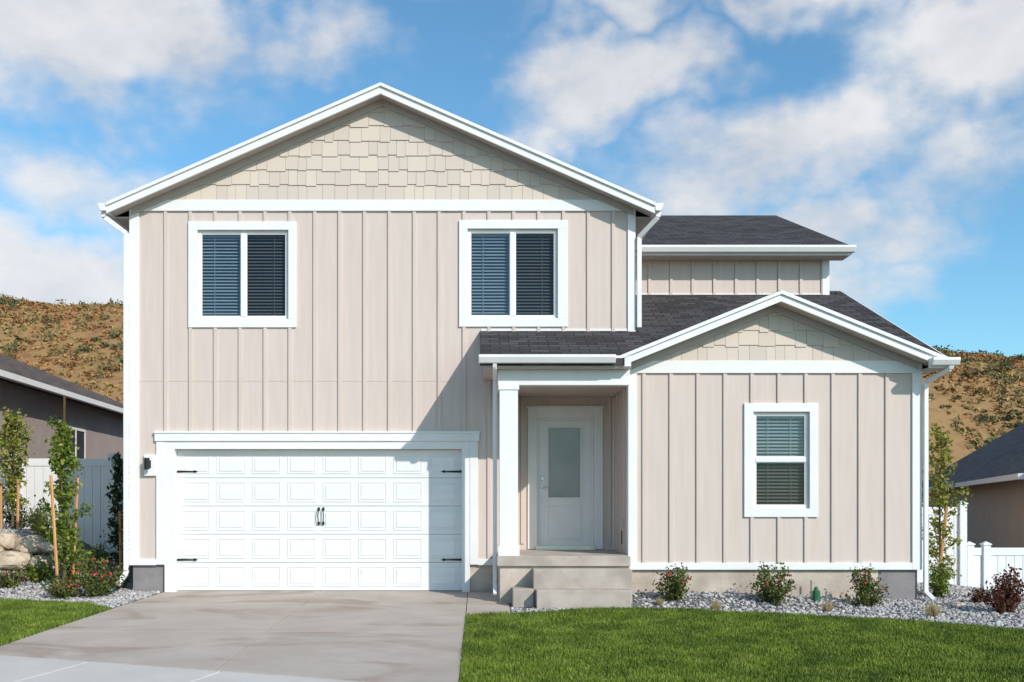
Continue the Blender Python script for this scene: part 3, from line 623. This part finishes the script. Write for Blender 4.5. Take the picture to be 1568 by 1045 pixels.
def shrub(x,y,zb,w,h,n,leaf,flowers=0,name='shrub',dens=1,lsize=.028):
    E=empty(name); s_=MB('stems',bark); C=[]
    nb=18
    for i in range(nb):
        an=i*2.4+random.random()*.8; r_=w*.5*math.sqrt((i+.5)/nb)*random.uniform(.6,1.25); e=Vector((x+math.cos(an)*r_,y+math.sin(an)*r_,zb+h*random.uniform(.5,1.08)*(1-.45*(r_/(w*.5))**2)))
        b0=Vector((x+math.cos(an)*.03,y+math.sin(an)*.03,zb-.03)); md=b0.lerp(e,.55)+Vector((0,0,.03)); s_.tube([b0,md,e],[.007,.005,.003],5)
        for k in range(n//nb):
            f=random.uniform(.25,1.05); q=b0.lerp(e,f); C.append((q.x+random.gauss(0,.04),q.y+random.gauss(0,.04),max(zb+.01,q.z+random.gauss(0,.035))))
    s_.obj(E); npmesh('foliage',quads(np.array(C),rng.uniform(lsize*.6,lsize*1.25,len(C)),.5),4,[leaf],E)
    if flowers:
        Fp=[]
        for i in range(flowers):
            an=random.random()*6.28; rr=w*.5*math.sqrt(random.random()); c0=np.array([x+math.cos(an)*rr,y+math.sin(an)*rr-.05,zb+h*(1-.5*(rr/(w*.5))**2)*random.uniform(.6,1.0)])
            for k in range(8): Fp.append(c0+rng.normal(0,.012,3))
        npmesh('blooms',quads(np.array(Fp),rng.uniform(.012,.022,len(Fp))),4,[petal],E)
d_=15.5; x=ex(97,d_); young_tree(x,d_,.22,ez(642,d_),.30,leafA,2600,stakes=[(ex(89,15.2),15.2,.1,ex(78,15.2),ez(728,15.2)),(ex(112,15.7),15.7,.3,ex(119,15.7),ez(732,15.7))],low=.1,lsize=.04)
d_=17.6; x=ex(20,d_); young_tree(x,d_,.75,ez(628,d_),.38,leafY,2200,stakes=[(ex(2,d_-.1),d_-.1,.8,ex(1,d_-.1),ez(738,d_)),(ex(27,d_-.1),d_-.1,.8,ex(28,d_-.1),ez(735,d_))],low=.25,lsize=.04)
d_=17.0; x=ex(182,d_); young_tree(x,d_,.25,ez(693,d_),.2,leafD,1800,name='columnar_tree',stakes=[(x+.07,16.9,.3,x+.05,1.3)],low=.08,lsize=.036)
d_=20; young_tree(ex(99,d_),d_,.9,ez(603,d_),.02,leafD,26,name='staked_sapling',stakes=[(ex(99,19.9),19.9,.9,ex(99,19.9),ez(606,19.9))])
d_=15.6; x=ex(1440,d_); young_tree(x,d_,-.2,ez(650,d_),.32,leafY,1700,stakes=[(ex(1432,15.5),15.5,-.2,ex(1450,15.5),ez(775,15.5))],low=.15,lsize=.038)
def sh_at(u,vb,d,wpx,hpx,n,leaf,fl=0,**k):
    x=ex(u,d); shrub(x,d,float(gz(x,d)),wpx*d/F,hpx*d/F,n,leaf,fl,**k)
sh_at(150,890,15.3,90,62,2000,leafS,20,name='rose_shrub'); sh_at(97,905,15.1,62,34,900,leafS,4,name='rose_shrub'); sh_at(108,880,15.9,60,75,1000,leafA,4,name='rose_shrub')
sh_at(60,885,15.9,48,35,700,leafA,0); sh_at(15,893,15.6,50,34,700,leafS,3); sh_at(60,800,17.9,40,45,700,leafS); sh_at(25,795,18.1,60,50,800,leafD); sh_at(150,840,17.6,50,40,700,leafA); sh_at(180,875,16.4,30,30,400,leafS); sh_at(75,860,17.2,60,60,900,leafA); sh_at(130,850,16.8,40,50,600,leafS)
sh_at(1035,905,14.35,58,62,1300,leafS,9,name='rose_shrub'); sh_at(1184,912,14.3,76,60,1500,leafS,10,name='rose_shrub'); sh_at(1327,918,14.3,58,62,1300,leafS,11,name='rose_shrub')
sh_at(1540,925,13.6,64,72,1500,leafR,0,name='barberry_shrub'); sh_at(1438,905,15.3,45,60,800,leafA); sh_at(1500,915,14.6,30,24,300,leafR,0,name='barberry_shrub')
def tuft(u,d,wpx,hpx):
    x=ex(u,d); z=float(gz(x,d)); n=260; V=[]
    for i in range(n):
        an=random.random()*6.28; r_=abs(random.gauss(0,.5))*wpx*d/F*.5; hh=hpx*d/F*random.uniform(.5,1); bx_=x+math.cos(an)*.03; by=d+math.sin(an)*.03
        w=.004; V+= [(bx_-w,by,z),(bx_+w,by,z),(x+math.cos(an)*r_,d+math.sin(an)*r_,z+hh)]
    npmesh('ornamental_grass_tuft',np.array(V),3,[drygrass])
tuft(1096,13.85,26,18); tuft(1268,13.7,30,20); tuft(1428,13.2,34,26); tuft(1010,14.2,16,12)
vb=MB('irrigation_valve',[valve,steel]); xv=ex(1250,14.6); vb.tube([(xv,14.6,0),(xv,14.6,.14)],[.06,.055],10); vb.tube([(xv,14.6,.14),(xv,14.6,.2)],[.04,.02],10); vb.tube([(ex(1242,14.8),14.8,0),(ex(1242,14.8),14.8,.28)],[.012,.012],6,1); vb.obj()
boulder(ex(1468,14.4),14.4,-.08,.11,.09,.07,5); boulder(ex(1496,14.6),14.6,-.1,.09,.08,.06,9)
# ------------------------------------------------------------------ SKY
w=bpy.data.worlds.new("World"); sc.world=w; w.use_nodes=True; nt=w.node_tree; L=nt.links.new
bg=nt.nodes['Background']; bg.inputs[1].default_value=1.0
to_sun=Vector((1.13,-1.4,1.15)).normalized(); el=math.asin(to_sun.z); az=math.atan2(to_sun.x,to_sun.y)
sky=N(nt,'ShaderNodeTexSky',sky_type='NISHITA'); sky.sun_disc=False; sky.sun_elevation=el; sky.sun_rotation=az; sky.air_density=1.0; sky.dust_density=.6; sky.ozone_density=2.5
sm_=N(nt,'ShaderNodeVectorMath',operation='MULTIPLY'); sm_.inputs[1].default_value=(.115,.172,.178); L(sky.outputs[0],sm_.inputs[0])
tc=N(nt,'ShaderNodeTexCoord'); D=tc.outputs['Generated']
wn=N(nt,'ShaderNodeTexNoise'); wn.inputs['Scale'].default_value=4.5; wn.inputs['Detail'].default_value=4; wn.inputs['Roughness'].default_value=.6; L(D,wn.inputs['Vector'])
wv=N(nt,'ShaderNodeVectorMath',operation='MULTIPLY_ADD'); wv.inputs[1].default_value=(.26,.26,.26); L(wn.outputs['Color'],wv.inputs[0]); L(D,wv.inputs[2])
off=N(nt,'ShaderNodeVectorMath',operation='SUBTRACT'); off.inputs[1].default_value=(.13,.13,.13); L(wv.outputs[0],off.inputs[0]); P=off.outputs[0]
blobs=[(110,40,340,110,1.0),(430,70,150,80,.6),(50,240,160,60,.45),(90,430,160,90,.85),(960,110,180,60,.85),(1180,225,230,80,.75),(1510,80,150,100,1.0),(1290,350,180,70,.75),(1470,250,140,70,.55),(1080,0,280,40,.7),(1340,440,80,80,.5),(600,-240,800,130,.8)]
acc=None
for (u,v,ru,rv,wt) in blobs:
    c=Vector(((u-U0)/F,1,(V0-v)/F)); ln=c.length; c.normalize()
    sx_,sz_=F/ru*ln,F/rv*ln
    mu=N(nt,'ShaderNodeVectorMath',operation='MULTIPLY_ADD'); mu.inputs[1].default_value=(sx_,0,sz_); mu.inputs[2].default_value=(-c.x*sx_,0,-c.z*sz_); L(P,mu.inputs[0])
    le=N(nt,'ShaderNodeVectorMath',operation='LENGTH'); L(mu.outputs[0],le.inputs[0])
    mr=N(nt,'ShaderNodeMapRange',interpolation_type='SMOOTHSTEP'); mr.inputs['From Min'].default_value=1.6; mr.inputs['From Max'].default_value=0.0; mr.inputs['To Min'].default_value=0; mr.inputs['To Max'].default_value=wt; L(le.outputs['Value'],mr.inputs['Value'])
    if acc is None: acc=mr.outputs[0]
    else:
        a=N(nt,'ShaderNodeMath',operation='MAXIMUM'); L(acc,a.inputs[0]); L(mr.outputs[0],a.inputs[1]); acc=a.outputs[0]
cn=N(nt,'ShaderNodeTexNoise'); cn.inputs['Scale'].default_value=6; cn.inputs['Detail'].default_value=7; cn.inputs['Roughness'].default_value=.6
mpp=N(nt,'ShaderNodeMapping'); mpp.inputs['Scale'].default_value=(1,1,1.6); mpp.inputs['Rotation'].default_value=(0,.35,0); L(D,mpp.inputs[0]); L(mpp.outputs[0],cn.inputs['Vector'])
sc1=N(nt,'ShaderNodeMath',operation='MULTIPLY_ADD'); sc1.inputs[1].default_value=1.6; sc1.inputs[2].default_value=-.79; L(cn.outputs[0],sc1.inputs[0])
ad=N(nt,'ShaderNodeMath',operation='ADD'); L(acc,ad.inputs[0]); L(sc1.outputs[0],ad.inputs[1])
mk=N(nt,'ShaderNodeMapRange',interpolation_type='SMOOTHSTEP'); mk.inputs['From Min'].default_value=.02; mk.inputs['From Max'].default_value=.75; mk.inputs['To Max'].default_value=.93; L(ad.outputs[0],mk.inputs['Value'])
cc=ramp(nt,[(.35,(.62,.64,.69)),(.65,(.87,.865,.87))]); L(cn.outputs[0],cc.inputs[0])
mix=N(nt,'ShaderNodeMix',data_type='RGBA'); L(mk.outputs[0],mix.inputs['Factor']); L(sm_.outputs[0],mix.inputs['A']); L(cc.outputs[0],mix.inputs['B']); L(mix.outputs['Result'],bg.inputs[0])
sl=bpy.data.lights.new('sun','SUN'); sl.energy=3.9; sl.angle=math.radians(.5); sl.color=(1,.94,.865); so=bpy.data.objects.new('sun',sl); sc.collection.objects.link(so)
so.rotation_euler=(-to_sun).to_track_quat('-Z','Y').to_euler(); so.location=(20,-25,20)
# ------------------------------------------------------------------ CAMERA
cam=bpy.data.cameras.new('camera'); co_=bpy.data.objects.new('camera',cam); sc.collection.objects.link(co_); co_.location=(0,0,EYE); co_.rotation_euler=(math.radians(90),0,0)
cam.sensor_width=36; cam.lens=36*F/1568; cam.shift_x=(784-U0)/1568; cam.shift_y=(V0-522.5)/1568; cam.clip_end=2000; sc.camera=co_
sc.view_settings.view_transform='Standard'; sc.view_settings.look='None'; sc.view_settings.exposure=0
